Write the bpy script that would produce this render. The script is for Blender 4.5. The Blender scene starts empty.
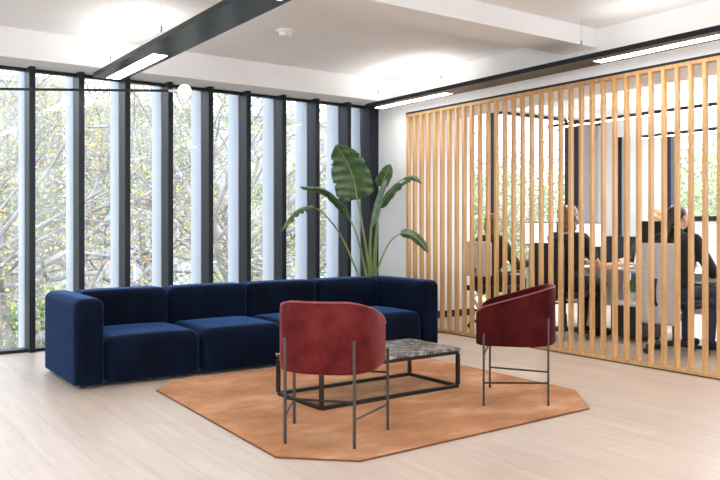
import bpy, bmesh, math, random
from mathutils import Vector, Matrix
R = math.radians
PI = math.pi
C = bpy.context.scene.collection
SC = bpy.context.scene

# ---------------------------------------------------------------- camera
cam_d = bpy.data.cameras.new('camera')
cam_d.sensor_width = 36
cam_d.lens = 764 / 720 * 36
cam_d.shift_y = -14 / 720
cam_d.clip_end = 300
cam = bpy.data.objects.new('camera', cam_d)
C.objects.link(cam)
cam.location = (0, 0, 1.2)
cam.rotation_euler = (R(90), 0, -math.atan(541 / 764))
SC.camera = cam

# ---------------------------------------------------------------- sky, exposure
world = bpy.data.worlds.new('overcast_sky')
SC.world = world
world.use_nodes = True
wn = world.node_tree.nodes
wl = world.node_tree.links
bg = wn['Background']
tc = wn.new('ShaderNodeTexCoord')
sx = wn.new('ShaderNodeSeparateXYZ')
ramp = wn.new('ShaderNodeValToRGB')
ramp.color_ramp.elements[0].position = 0.42
ramp.color_ramp.elements[0].color = (0.55, 0.58, 0.6, 1)
ramp.color_ramp.elements[1].position = 0.56
ramp.color_ramp.elements[1].color = (0.76, 0.88, 1.0, 1)
ma = wn.new('ShaderNodeMath'); ma.operation = 'MULTIPLY_ADD'
ma.inputs[1].default_value = 0.5; ma.inputs[2].default_value = 0.5
wl.new(tc.outputs['Generated'], sx.inputs[0])
wl.new(sx.outputs['Z'], ma.inputs[0])
wl.new(ma.outputs[0], ramp.inputs[0])
wl.new(ramp.outputs[0], bg.inputs[0])
bg.inputs[1].default_value = 4.4
SC.view_settings.view_transform = 'Standard'
SC.view_settings.look = 'None'
SC.view_settings.gamma = 1
SC.view_settings.use_curve_mapping = False
SC.view_settings.exposure = 0.80
UPLIGHT_W = 3.8
DOWN_EMIT = 15.0
SC.cycles.use_denoising = True
SC.cycles.max_bounces = 8
SC.cycles.diffuse_bounces = 5
SC.cycles.transparent_max_bounces = 24
SC.cycles.sample_clamp_indirect = 6

# ---------------------------------------------------------------- materials
def mat(name, col, rough=0.6, metal=0.0, sheen=0.0, spec=0.5, emit=None, es=0.0, sheen_tint=None, sheen_rough=0.4):
    m = bpy.data.materials.new(name)
    m.use_nodes = True
    b = m.node_tree.nodes['Principled BSDF']
    b.inputs['Base Color'].default_value = (*col, 1)
    b.inputs['Roughness'].default_value = rough
    b.inputs['Metallic'].default_value = metal
    b.inputs['Specular IOR Level'].default_value = spec
    if sheen:
        b.inputs['Sheen Weight'].default_value = sheen
        b.inputs['Sheen Roughness'].default_value = sheen_rough
        if sheen_tint: b.inputs['Sheen Tint'].default_value = (*sheen_tint, 1)
    if emit:
        b.inputs['Emission Color'].default_value = (*emit, 1)
        b.inputs['Emission Strength'].default_value = es
    return m

def noise_mix(m, cols, scale=5, detail=4, stretch=(1, 1, 1), pos=(0.3, 0.7), rough=0.55, bump=0.0, bscale=None):
    """noise driven colour ramp into base colour, optional bump"""
    nt = m.node_tree; n = nt.nodes; l = nt.links
    b = n['Principled BSDF']
    t = n.new('ShaderNodeTexCoord'); mp = n.new('ShaderNodeMapping')
    mp.inputs['Scale'].default_value = stretch
    l.new(t.outputs['Object'], mp.inputs[0])
    no = n.new('ShaderNodeTexNoise')
    no.inputs['Scale'].default_value = scale; no.inputs['Detail'].default_value = detail
    no.inputs['Roughness'].default_value = rough
    l.new(mp.outputs[0], no.inputs['Vector'])
    r = n.new('ShaderNodeValToRGB')
    els = r.color_ramp.elements
    while len(els) < len(cols): els.new(0.5)
    for i, c in enumerate(cols):
        els[i].position = pos[0] + (pos[1] - pos[0]) * i / (len(cols) - 1)
        els[i].color = (*c, 1)
    l.new(no.outputs['Fac'], r.inputs[0])
    l.new(r.outputs[0], b.inputs['Base Color'])
    if bump:
        n2 = n.new('ShaderNodeTexNoise'); n2.inputs['Scale'].default_value = bscale or scale * 6
        n2.inputs['Detail'].default_value = 3
        l.new(mp.outputs[0], n2.inputs['Vector'])
        bp = n.new('ShaderNodeBump'); bp.inputs['Strength'].default_value = bump; bp.inputs['Distance'].default_value = 0.01
        l.new(n2.outputs['Fac'], bp.inputs['Height']); l.new(bp.outputs[0], b.inputs['Normal'])
    return m

M = {}
M['wall'] = noise_mix(mat('painted_wall', (.8, .79, .77), .85), [(.79, .775, .765), (.82, .81, .80)], 3, bump=.04, bscale=180)
M['ceiling'] = noise_mix(mat('painted_ceiling', (.82, .81, .8), .9), [(.79, .78, .775), (.82, .815, .815)], 2, bump=.03, bscale=160)
M['trim'] = mat('dark_gap', (.02, .018, .017), .7)
M['black'] = mat('black_profile', (.010, .012, .017), .3, 0, spec=.3)
M['mullion'] = mat('anthracite_mullion', (.011, .014, .020), .42, spec=.25)
M['fin'] = mat('white_fin', (.46, .48, .53), .55)
M['steel'] = mat('wire_steel', (.35, .35, .35), .4, .8)
M['white_plastic'] = mat('white_plastic', (.8, .79, .77), .45)
M['panel'] = mat('lamp_panel', (1, 1, 1), .5, emit=(1, .98, .955), es=DOWN_EMIT)
M['globe'] = mat('globe_glass', (1, .95, .85), .3, emit=(1, .86, .66), es=.8)
M['metal_leg'] = mat('bronze_metal', (.055, .045, .038), .45, .7)
M['table_metal'] = mat('table_frame_metal', (.03, .024, .02), .42, .6)
M['sofa'] = noise_mix(mat('navy_velvet', (.005, .012, .045), .75, sheen=.6, sheen_tint=(.08, .20, .52), spec=.05, sheen_rough=.35),
                      [(.0015, .0025, .006), (.003, .007, .019)], 4, 5, bump=.25, bscale=40)
M['chair'] = noise_mix(mat('brick_red_velvet', (.2, .03, .03), .7, sheen=.38, sheen_tint=(1, .3, .3), spec=.05, sheen_rough=.35),
                       [(.052, .005, .005), (.092, .010, .009), (.125, .017, .015)], 7, 5, pos=(.28, .66), bump=.25, bscale=40)
M['highlight_piping'] = mat('velvet_highlight_piping', (.24, .06, .06), .6, sheen=.5, sheen_tint=(1, .6, .6))  # seam piping, coloured lighter than the shell to paint in the rim highlight
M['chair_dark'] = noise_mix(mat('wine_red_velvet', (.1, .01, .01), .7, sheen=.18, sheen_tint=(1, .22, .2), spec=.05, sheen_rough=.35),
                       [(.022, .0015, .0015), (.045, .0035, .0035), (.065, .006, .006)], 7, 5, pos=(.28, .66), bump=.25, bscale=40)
M['rug'] = noise_mix(mat('rust_rug', (.5, .2, .08), .95, sheen=.25, sheen_tint=(1, .7, .45), spec=.05),
                     [(.27, .095, .035), (.44, .185, .08), (.66, .36, .21)], 1.5, 6, (1, 1.7, 1), (.3, .68), .62, bump=.9, bscale=60)
M['rug_edge'] = mat('rug_binding', (.12, .045, .02), .9)
M['oak'] = noise_mix(mat('oak_slat', (.58, .33, .14), .5), [(.45, .235, .085), (.55, .31, .125), (.62, .37, .165)], 9, 5, (3, 3, .25), (.3, .7))
M['pot'] = mat('charcoal_pot', (.04, .04, .042), .6)
M['soil'] = noise_mix(mat('potting_soil', (.03, .02, .01), .95), [(.015, .01, .006), (.06, .04, .025)], 30)
M['stem'] = noise_mix(mat('plant_stem', (.16, .22, .05), .45), [(.10, .16, .035), (.26, .30, .09)], 6, 3, (1, 1, .4))
M['leaf'] = noise_mix(mat('plant_leaf', (.05, .12, .03), .33, spec=.6), [(.022, .06, .022), (.055, .115, .04), (.10, .17, .06)], 10, 3)
M['leaf_pale'] = noise_mix(mat('plant_leaf_underside', (.16, .22, .17), .45), [(.10, .17, .13), (.25, .32, .28)], 12, 3)
M['rib'] = mat('leaf_midrib', (.30, .36, .14), .4)
M['screen_white'] = mat('lit_screen', (.1, .1, .1), .3, emit=(.93, .96, 1), es=1.0)
M['screen_blue'] = mat('lit_laptop_screen', (.1, .1, .1), .3, emit=(.62, .74, .9), es=.85)
M['screen_dark'] = mat('dark_screen', (.008, .008, .01), .25)
M['grey_fabric'] = noise_mix(mat('grey_fabric', (.3, .31, .32), .9), [(.42, .43, .44), (.52, .53, .54)], 30, bump=.2, bscale=200)
M['black_fabric'] = mat('black_fabric', (.012, .012, .013), .85)
M['desk'] = mat('desk_laminate', (.62, .6, .57), .45)
M['black_plastic'] = mat('black_plastic', (.015, .015, .016), .45)
M['silver'] = mat('brushed_silver', (.5, .5, .5), .35, .9)
M['skin'] = mat('skin', (.55, .29, .19), .5)
M['hair_brown'] = noise_mix(mat('brown_hair', (.06, .03, .015), .5), [(.07, .038, .022), (.20, .115, .065)], 30, 4, (1, 1, .2), bump=.6, bscale=50)
M['hair_light'] = noise_mix(mat('light_brown_hair', (.2, .11, .05), .5), [(.10, .055, .025), (.30, .18, .09)], 26, 4, (1, 1, .5), bump=.7, bscale=40)
M['hair_dark'] = noise_mix(mat('dark_hair', (.02, .012, .01), .45), [(.010, .006, .005), (.035, .02, .014)], 30, 4, (1, 1, .2), bump=.5, bscale=50)
M['hair_ginger'] = mat('ginger_hair', (.35, .15, .05), .55)
M['cloth_black'] = mat('black_cloth', (.012, .012, .013), .9)
M['cloth_brown'] = mat('dark_brown_cloth', (.03, .02, .015), .9)
M['denim'] = mat('denim', (.03, .045, .09), .9)
M['grass'] = noise_mix(mat('lawn', (.1, .14, .05), .95), [(.22, .23, .15), (.32, .31, .24), (.42, .39, .30)], .6, 5)
M['bark'] = noise_mix(mat('bark', (.2, .17, .14), .9), [(.16, .145, .135), (.36, .335, .32)], 4)
M['facade_pale'] = noise_mix(mat('pale_render', (.4, .38, .4), .9), [(.36, .35, .37), (.42, .40, .42)], 1)
M['house_window'] = mat('house_window', (.16, .19, .22), .2)

def wood_floor():
    m = mat('oak_floor', (.6, .45, .33), .36, spec=.55)
    nt = m.node_tree; n = nt.nodes; l = nt.links; b = n['Principled BSDF']
    t = n.new('ShaderNodeTexCoord')
    mp = n.new('ShaderNodeMapping'); mp.inputs['Rotation'].default_value = (0, 0, R(90))
    l.new(t.outputs['Object'], mp.inputs[0])
    br = n.new('ShaderNodeTexBrick')
    br.inputs['Scale'].default_value = 1.0
    br.inputs['Brick Width'].default_value = 1.9
    br.inputs['Row Height'].default_value = .19
    br.inputs['Mortar Size'].default_value = .0013
    br.inputs['Color1'].default_value = (.58, .47, .39, 1)
    br.inputs['Color2'].default_value = (.63, .515, .43, 1)
    br.inputs['Mortar'].default_value = (.42, .33, .26, 1)
    br.offset = .37
    l.new(mp.outputs[0], br.inputs['Vector'])
    m2 = n.new('ShaderNodeMapping'); m2.inputs['Scale'].default_value = (9, .6, 1)
    l.new(t.outputs['Object'], m2.inputs[0])
    no = n.new('ShaderNodeTexNoise'); no.inputs['Scale'].default_value = 2.2; no.inputs['Detail'].default_value = 7
    no.inputs['Roughness'].default_value = .6
    l.new(m2.outputs[0], no.inputs['Vector'])
    r = n.new('ShaderNodeValToRGB')
    r.color_ramp.elements[0].position = .3; r.color_ramp.elements[0].color = (.87, .84, .81, 1)
    r.color_ramp.elements[1].position = .7; r.color_ramp.elements[1].color = (1.07, 1.06, 1.06, 1)
    l.new(no.outputs['Fac'], r.inputs[0])
    mx = n.new('ShaderNodeMix'); mx.data_type = 'RGBA'; mx.blend_type = 'MULTIPLY'; mx.inputs['Factor'].default_value = 1
    l.new(br.outputs['Color'], mx.inputs[6]); l.new(r.outputs[0], mx.inputs[7])
    l.new(mx.outputs[2], b.inputs['Base Color'])
    return m
M['floor'] = wood_floor()

def marble():
    m = mat('veined_marble', (.1, .09, .08), .22)
    nt = m.node_tree; n = nt.nodes; l = nt.links; b = n['Principled BSDF']
    t = n.new('ShaderNodeTexCoord')
    no = n.new('ShaderNodeTexNoise'); no.inputs['Scale'].default_value = 5; no.inputs['Detail'].default_value = 6
    l.new(t.outputs['Object'], no.inputs['Vector'])
    ad = n.new('ShaderNodeVectorMath'); ad.operation = 'MULTIPLY_ADD'
    ad.inputs[1].default_value = (.35, .35, .35)
    l.new(no.outputs['Color'], ad.inputs[0]); l.new(t.outputs['Object'], ad.inputs[2])
    v = n.new('ShaderNodeTexVoronoi'); v.feature = 'DISTANCE_TO_EDGE'; v.inputs['Scale'].default_value = 21
    l.new(ad.outputs[0], v.inputs['Vector'])
    r = n.new('ShaderNodeValToRGB')
    e = r.color_ramp.elements
    e[0].position = 0; e[0].color = (.27, .255, .245, 1)
    e[1].position = .32; e[1].color = (.03, .024, .022, 1)
    k = e.new(.06); k.color = (.15, .14, .13, 1)
    k = e.new(.13); k.color = (.07, .062, .057, 1)
    l.new(v.outputs['Distance'], r.inputs[0])
    n2 = n.new('ShaderNodeTexNoise'); n2.inputs['Scale'].default_value = 14; n2.inputs['Detail'].default_value = 8
    l.new(t.outputs['Object'], n2.inputs['Vector'])
    r2 = n.new('ShaderNodeValToRGB')
    r2.color_ramp.elements[0].position = .45; r2.color_ramp.elements[0].color = (0, 0, 0, 1)
    r2.color_ramp.elements[1].position = .7; r2.color_ramp.elements[1].color = (.42, .40, .385, 1)
    l.new(n2.outputs['Fac'], r2.inputs[0])
    mx = n.new('ShaderNodeMix'); mx.data_type = 'RGBA'; mx.blend_type = 'ADD'; mx.inputs['Factor'].default_value = .7
    l.new(r.outputs[0], mx.inputs[6]); l.new(r2.outputs[0], mx.inputs[7])
    l.new(mx.outputs[2], b.inputs['Base Color'])
    return m
M['marble'] = marble()

def glass():
    m = bpy.data.materials.new('window_glass'); m.use_nodes = True
    n = m.node_tree.nodes; l = m.node_tree.links
    n.remove(n['Principled BSDF'])
    tr = n.new('ShaderNodeBsdfTransparent'); tr.inputs[0].default_value = (.94, .94, .955, 1)
    gl = n.new('ShaderNodeBsdfGlossy'); gl.inputs['Roughness'].default_value = .02
    lw = n.new('ShaderNodeLayerWeight'); lw.inputs[0].default_value = .5
    pw = n.new('ShaderNodeMath'); pw.operation = 'POWER'; pw.inputs[1].default_value = 5
    fr = n.new('ShaderNodeMath'); fr.operation = 'MULTIPLY_ADD'; fr.inputs[1].default_value = .9; fr.inputs[2].default_value = .014
    l.new(lw.outputs['Facing'], pw.inputs[0]); l.new(pw.outputs[0], fr.inputs[0])
    mx = n.new('ShaderNodeMixShader')
    l.new(fr.outputs[0], mx.inputs[0]); l.new(tr.outputs[0], mx.inputs[1]); l.new(gl.outputs[0], mx.inputs[2])
    l.new(mx.outputs[0], n['Material Output'].inputs[0])
    return m
M['glass'] = glass()

def foliage(name, cols):
    m = bpy.data.materials.new(name); m.use_nodes = True
    n = m.node_tree.nodes; l = m.node_tree.links
    b = n['Principled BSDF']; b.inputs['Roughness'].default_value = .6
    b.inputs['Specular IOR Level'].default_value = .2
    g = n.new('ShaderNodeNewGeometry')
    r = n.new('ShaderNodeValToRGB'); r.color_ramp.interpolation = 'CONSTANT'
    e = r.color_ramp.elements
    while len(e) < len(cols): e.new(.5)
    for i, c in enumerate(cols):
        e[i].position = i / len(cols); e[i].color = (*c, 1)
    l.new(g.outputs['Random Per Island'], r.inputs[0])
    l.new(r.outputs[0], b.inputs['Base Color'])
    tl = n.new('ShaderNodeBsdfTranslucent'); l.new(r.outputs[0], tl.inputs[0])
    mx = n.new('ShaderNodeMixShader'); mx.inputs[0].default_value = .35
    l.new(b.outputs[0], mx.inputs[1]); l.new(tl.outputs[0], mx.inputs[2])
    l.new(mx.outputs[0], n['Material Output'].inputs[0])
    return m
M['fol_a'] = foliage('autumn_leaves', [(.62, .48, .13), (.50, .50, .14), (.38, .46, .14), (.60, .34, .12), (.55, .50, .34), (.40, .24, .14)])
M['fol_b'] = foliage('mixed_leaves', [(.30, .42, .12), (.46, .52, .13), (.22, .34, .10), (.60, .50, .15), (.50, .50, .34), (.48, .28, .13)])
M['fol_c'] = foliage('green_leaves', [(.28, .34, .16), (.38, .43, .19), (.48, .50, .25), (.20, .26, .13), (.55, .52, .32)])

# ---------------------------------------------------------------- helpers
def box(bm, x0, x1, y0, y1, z0, z1):
    v = [bm.verts.new(p) for p in ((x0, y0, z0), (x1, y0, z0), (x1, y1, z0), (x0, y1, z0), (x0, y0, z1), (x1, y0, z1), (x1, y1, z1), (x0, y1, z1))]
    for f in ((3, 2, 1, 0), (4, 5, 6, 7), (0, 1, 5, 4), (1, 2, 6, 5), (2, 3, 7, 6), (3, 0, 4, 7)):
        bm.faces.new([v[i] for i in f])
    return bm

def bx(*a):
    return box(bmesh.new(), *a)

def frame_of(t):
    t = t.normalized()
    u = t.cross(Vector((0, 0, 1)))
    if u.length < 1e-3: u = Vector((1, 0, 0))
    u.normalize()
    return u, t.cross(u).normalized()

def tube(bm, pts, rad, seg=8, cap=True):
    pts = [Vector(p) for p in pts]
    if not hasattr(rad, '__len__'): rad = [rad] * len(pts)
    rings = []
    for i, p in enumerate(pts):
        t = (pts[min(i + 1, len(pts) - 1)] - pts[max(i - 1, 0)])
        u, w = frame_of(t)
        rings.append([bm.verts.new(p + (u * math.cos(2 * PI * k / seg) + w * math.sin(2 * PI * k / seg)) * rad[i]) for k in range(seg)])
    for a, b in zip(rings, rings[1:]):
        for k in range(seg):
            bm.faces.new((a[k], a[(k + 1) % seg], b[(k + 1) % seg], b[k]))
    if cap and seg > 2:
        bm.faces.new(rings[0][::-1]); bm.faces.new(rings[-1])
    return bm

def bar(bm, a, b, w):
    """square section bar"""
    return tube(bm, [a, b], w * .7071, 4)

def lathe(bm, prof, seg=28, c=(0, 0, 0)):
    rings = []
    for r, z in prof:
        rings.append([bm.verts.new((c[0] + r * math.cos(2 * PI * k / seg), c[1] + r * math.sin(2 * PI * k / seg), c[2] + z)) for k in range(seg)])
    for a, b in zip(rings, rings[1:]):
        for k in range(seg):
            bm.faces.new((a[k], a[(k + 1) % seg], b[(k + 1) % seg], b[k]))
    bm.faces.new(rings[0][::-1]); bm.faces.new(rings[-1])
    return bm

def capsule(bm, a, b, ra, rb, seg=14, sc=(1, 1, 1)):
    """tapered capsule between two points (round cone)"""
    a = Vector(a); b = Vector(b)
    d = (b - a)
    if d.length < 1e-5: d = Vector((0, 0, 1e-4))
    t = d.normalized(); pts = []; rads = []
    for k in range(1, 6):
        th = PI / 2 * (1 - k / 5)
        pts.append(a - t * ra * math.sin(th)); rads.append(max(ra * math.cos(th), 1e-4))
    for k in range(0, 5):
        th = PI / 2 * k / 5
        pts.append(b + t * rb * math.sin(th)); rads.append(max(rb * math.cos(th), 1e-4))
    u, w = frame_of(t); rings = []
    for p, r in zip(pts, rads):
        rings.append([bm.verts.new(p + (u * math.cos(2 * PI * k / seg) + w * math.sin(2 * PI * k / seg)) * r) for k in range(seg)])
    for x, y in zip(rings, rings[1:]):
        for k in range(seg):
            bm.faces.new((x[k], x[(k + 1) % seg], y[(k + 1) % seg], y[k]))
    bm.faces.new(rings[0][::-1]); bm.faces.new(rings[-1])

def ellipsoid(bm, c, r, seg=18):
    ret = bmesh.ops.create_uvsphere(bm, u_segments=seg, v_segments=seg // 2 + 2, radius=1)
    for v in ret['verts']:
        v.co = Vector((c[0] + v.co.x * r[0], c[1] + v.co.y * r[1], c[2] + v.co.z * r[2]))

def rbox(bm, x0, x1, y0, y1, z0, z1, r, crown=0.0, nr=6, nm=8, front=0.0, clip=-1):
    """soft upholstered block: rounded edges, crowned top, slightly bellied front (-y)"""
    cx, cy, cz = (x0 + x1) / 2, (y0 + y1) / 2, (z0 + z1) / 2
    h = ((x1 - x0) / 2, (y1 - y0) / 2, (z1 - z0) / 2)
    def coords(a):
        l = []
        for k in range(nr): l.append(-a + r * (1 - math.tan(PI / 4 * (1 - k / nr))))
        for k in range(nm + 1): l.append(-(a - r) + 2 * (a - r) * k / nm)
        for k in range(1, nr + 1): l.append(a - r + r * math.tan(PI / 4 * k / nr))
        return l
    cs = [coords(a) for a in h]
    vm = {}
    def vert(p):
        key = tuple(round(q, 6) for q in p)
        if key in vm: return vm[key]
        inner = [max(-(h[i] - r), min(h[i] - r, p[i])) for i in range(3)]
        d = Vector([p[i] - inner[i] for i in range(3)])
        if d.length > 1e-9: d = d.normalized() * r
        q = [inner[i] + d[i] for i in range(3)]
        ex = max(0, 1 - (q[0] / h[0]) ** 2); ey = max(0, 1 - (q[1] / h[1]) ** 2); ez = max(0, 1 - (q[2] / h[2]) ** 2)
        if q[2] > 0: q[2] += crown * (ex * ey) ** .5 * (q[2] / h[2])
        if q[1] < 0: q[1] -= front * (ex * ez) ** .5 * (-q[1] / h[1])
        v = bm.verts.new((cx + q[0], cy + q[1], max(cz + q[2], z0 + clip))); vm[key] = v
        return v
    for ax in range(3):
        i, j = [(1, 2), (2, 0), (0, 1)][ax]
        for s in (-1, 1):
            for a in range(len(cs[i]) - 1):
                for b in range(len(cs[j]) - 1):
                    q = []
                    for da, db in ((0, 0), (1, 0), (1, 1), (0, 1)):
                        p = [0, 0, 0]; p[ax] = s * h[ax]; p[i] = cs[i][a + da]; p[j] = cs[j][b + db]
                        q.append(vert(p))
                    if s < 0: q.reverse()
                    try: bm.faces.new(q)
                    except ValueError: pass
    return bm

def obj(name, bm, m, parent=None, smooth=False, bevel=0, fix=True):
    if fix: bmesh.ops.recalc_face_normals(bm, faces=bm.faces[:])
    me = bpy.data.meshes.new(name)
    bm.to_mesh(me); bm.free()
    for mm in (m if isinstance(m, (list, tuple)) else [m]): me.materials.append(mm)
    if smooth:
        for p in me.polygons: p.use_smooth = True
    o = bpy.data.objects.new(name, me)
    C.objects.link(o)
    if parent: o.parent = parent
    if bevel:
        md = o.modifiers.new('bevel', 'BEVEL'); md.width = bevel; md.segments = 2; md.limit_method = 'ANGLE'
    return o

def tag(o, label, cat, group=None):
    o['label'] = label; o['category'] = cat
    if group: o['group'] = group
    return o

def thing(name, label, cat, loc=(0, 0, 0), rz=0, group=None):
    o = bpy.data.objects.new(name, None)
    C.objects.link(o); o.location = loc; o.rotation_euler = (0, 0, rz)
    o.empty_display_size = .1
    return tag(o, label, cat, group)

def struct(name, bm, m, parent=None, bevel=0):
    o = obj(name, bm, m, parent, bevel=bevel)
    if not parent: o['kind'] = 'structure'
    return o

def dup(root, loc=None, rz=None, label=None, scale=None):
    r = root.copy(); C.objects.link(r)
    if loc is not None: r.location = loc
    if rz is not None: r.rotation_euler = (0, 0, rz)
    if scale is not None: r.scale = scale
    if label: r['label'] = label
    for ch in list(root.children):
        c = ch.copy(); C.objects.link(c); c.parent = r
        for g in list(ch.children):
            d = g.copy(); C.objects.link(d); d.parent = c
    return r

# ================================================================ the room
XL, XS, XF = -3.9, 5.74, 10.3       # left wall, slatted wall plane, far wall of the meeting room
YB, YW, YG = -3.6, 7.70, 7.86       # back wall, inner face of mullions, glass plane
ZC, ZB = 2.98, 2.715                # ceiling, soffit over the windows

struct('floor', bx(XL - .2, XF + .3, YB - .2, 8.0, -.25, 0), M['floor'])
struct('ceiling', bx(XL - .2, XF + .3, YB - .2, 8.3, ZC, ZC + .25), M['ceiling'])
struct('trim_1', bx(XL, XS, 7.40, 8.0, ZB, ZC), M['ceiling'])          # bulkhead above the windows
struct('trim_2', bx(XL, XS, 4.40, 4.78, 2.81, ZC), M['ceiling'])       # beam across the ceiling
struct('trim_3', bx(XL, XS, -1.2, -.82, 2.81, ZC), M['ceiling'])
# wall carrying the slatted screen: white pier next to the window, lintel above, part near the camera
bm = bmesh.new()
box(bm, XS, XS + .18, 7.15, 8.0, 0, 2.555)
box(bm, XS, XS + .18, YB, 8.0, 2.555, ZC)
box(bm, XS, XS + .18, YB, 1.2, 0, 2.555)
struct('wall_right', bm, M['wall'])
struct('gap_shade', bx(XS - .004, XS + .10, 1.2, 7.15, 2.530, 2.555), M['trim'])     # dark strip painted as the shade in the gap over the screen
bm = bmesh.new()                                                        # unseen left wall, window openings added to raise the ambient light
box(bm, XL - .2, XL, YB, 8.0, 2.6, ZC); box(bm, XL - .2, XL, YB, 8.0, 0, .3)
for y in (YB, -1.3, 1.1, 3.5, 5.9): box(bm, XL - .2, XL, y, y + .35, .3, 2.6)
box(bm, XL - .2, XL, 7.2, 8.0, .3, 2.6)
struct('wall_left', bm, M['wall'])
bm = bmesh.new()                                                        # unseen back wall, broad openings added to let in fill daylight
box(bm, XL, XS, YB - .2, YB, 2.6, ZC); box(bm, XL, XS, YB - .2, YB, 0, .3)
for x in (XL, -1.5, .9, 3.3, XS - .35): box(bm, x, x + .35, YB - .2, YB, .3, 2.6)
struct('wall_back', bm, M['wall'])

# --- fin window wall, one bay = pane + mullion + outer fin
P = .4556
def bay(i, xr, xl_glass):
    g = struct('window_%d' % i, bx(xl_glass, xr - .055, YG, YG + .012, .03, ZB), M['glass'])
    bm = bx(xr - .055, xr, YW, YG + .03, 0, ZB)
    obj('mullion', bm, M['mullion'], g, bevel=.003)
    obj('outer_fin', bx(xr - .055, xr - .004, YG + .05, 8.18, -.1, ZB + .1), M['fin'], g)
    bm = bmesh.new()
    box(bm, xl_glass, xr - .055, YW + .05, YG + .03, 0, .03)
    box(bm, xl_glass, xr - .055, YG - .03, YG + .03, ZB - .03, ZB)
    obj('window_frame', bm, M['mullion'], g)
n = 0
for k in range(-12, 9):
    xr = 1.678 + P * k
    n += 1
    bay(n, xr, xr - P)
n += 1
g = struct('window_%d' % n, bx(5.323, 5.58, YG, YG + .012, .03, ZB), M['glass'])
obj('mullion', bx(5.60, 5.74, YW - .0, YG + .03, 0, ZB), M['mullion'], g, bevel=.003)
obj('outer_fin', bx(5.60, 5.66, YG + .05, 8.18, -.1, ZB + .1), M['fin'], g)
bm = bmesh.new(); box(bm, 5.323, 5.60, YW + .05, YG + .03, 0, .03); box(bm, 5.323, 5.60, YG - .03, YG + .03, ZB - .03, ZB)
obj('window_frame', bm, M['mullion'], g)

# --- meeting room shell
struct('wall_rear', bx(XS + .18, 7.25, 7.55, 8.0, 0, ZC), M['wall'])
struct('baseboard_rear', bx(XS + .18, 7.25, 7.535, 7.55, 0, .09), M['trim'])
struct('wall_side', bx(XS + .18, XF, 1.0, 1.2, 0, ZC), M['wall'])
struct('trim_5', bx(XS + .18, 6.6, 1.2, 7.55, 2.56, ZC), M['ceiling'])
struct('trim_6', bx(7.25, XF, 7.66, 8.0, 2.86, ZC), M['ceiling'])
for x0, x1, fw in ((7.25, 7.86, .02), (7.86, 9.50, .055), (9.50, 9.68, .05), (9.68, XF, .08)):
    n += 1
    g = struct('window_%d' % n, bx(x0, x1, YG, YG + .012, .03, 2.86), M['glass'])
    bm = bmesh.new()
    box(bm, x0, x0 + fw, YG - .06, YG + .03, 0, 2.86)
    box(bm, x0 + fw, x1, YG - .06, YG + .03, 2.825, 2.86); box(bm, x0 + fw, x1, YG - .04, YG + .03, 0, .03)
    obj('window_frame', bm, M['mullion'], g)
obj('outer_fin', bx(10.0, 10.28, 7.92, 8.3, 0, 2.86), M['fin'], g)
bm = bmesh.new()
box(bm, XF, XF + .2, 7.5, 8.0, 0, ZC)
box(bm, XF, XF + .2, 6.70, 7.27, 0, ZC)
box(bm, XF, XF + .2, 7.27, 7.5, 2.60, ZC); box(bm, XF, XF + .2, 7.27, 7.5, 0, .9)
box(bm, XF, XF + .2, 1.2, 6.70, 2.60, ZC); box(bm, XF, XF + .2, 1.2, 6.70, 0, .9)
struct('wall_far', bm, M['wall'])
struct('trim_7', bx(XF - .02, XF, 1.2, 7.62, 2.87, 2.93), M['mullion'])
n += 1
g = struct('window_%d' % n, bx(XF + .06, XF + .08, 7.27, 7.5, .9, 2.6), M['fin'])
obj('window_frame', bx(XF + .0, XF + .1, 7.47, 7.53, .9, 2.6), M['mullion'], g)
for y0, y1 in ((5.0, 6.70), (3.2, 5.0), (1.2, 3.2)):
    n += 1
    g = struct('window_%d' % n, bx(XF + .08, XF + .092, y0, y1, 1.3, 2.6), M['glass'])
    bm = bmesh.new()
    box(bm, XF - .01, XF + .12, y1 - .13, y1, .9, 2.6); box(bm, XF + .02, XF + .12, y0, y1, 1.27, 1.34)
    obj('window_frame', bm, M['mullion'], g)
    bm = bmesh.new()
    for q in range(4): box(bm, XF + .04, XF + .07, y0, y1 - .13, .9 + q * .0925, .9 + q * .0925 + .086)
    obj('louvre_panel', bm, M['white_plastic'], g)

# ================================================================ slatted screen
scr = thing('slatted_screen', 'full height oak slatted screen in front of the meeting room', 'partition', (XS, 1.2, 0))
SH = 2.530
obj('top_rail', bx(-.012, .06, 0, 5.94, SH - .03, SH), M['oak'], scr)
obj('bottom_rail', bx(-.008, .06, 0, 5.94, .008, .04), M['oak'], scr)
obj('shadow_strip', bx(-.02, .06, 0, 5.94, 0, .008), M['trim'], scr)
first = None
for k in range(0, 49):
    y = 7.117 - .1208 * k - 1.2
    if y < .02: break
    if first is None:
        first = obj('slat', bx(-.010, .036, -.0145, .0145, .04, SH - .03), M['oak'], scr, bevel=.0015)
        first.location = (0, y, 0)
    else:
        s = first.copy(); C.objects.link(s); s.location = (0, y, 0)

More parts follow.
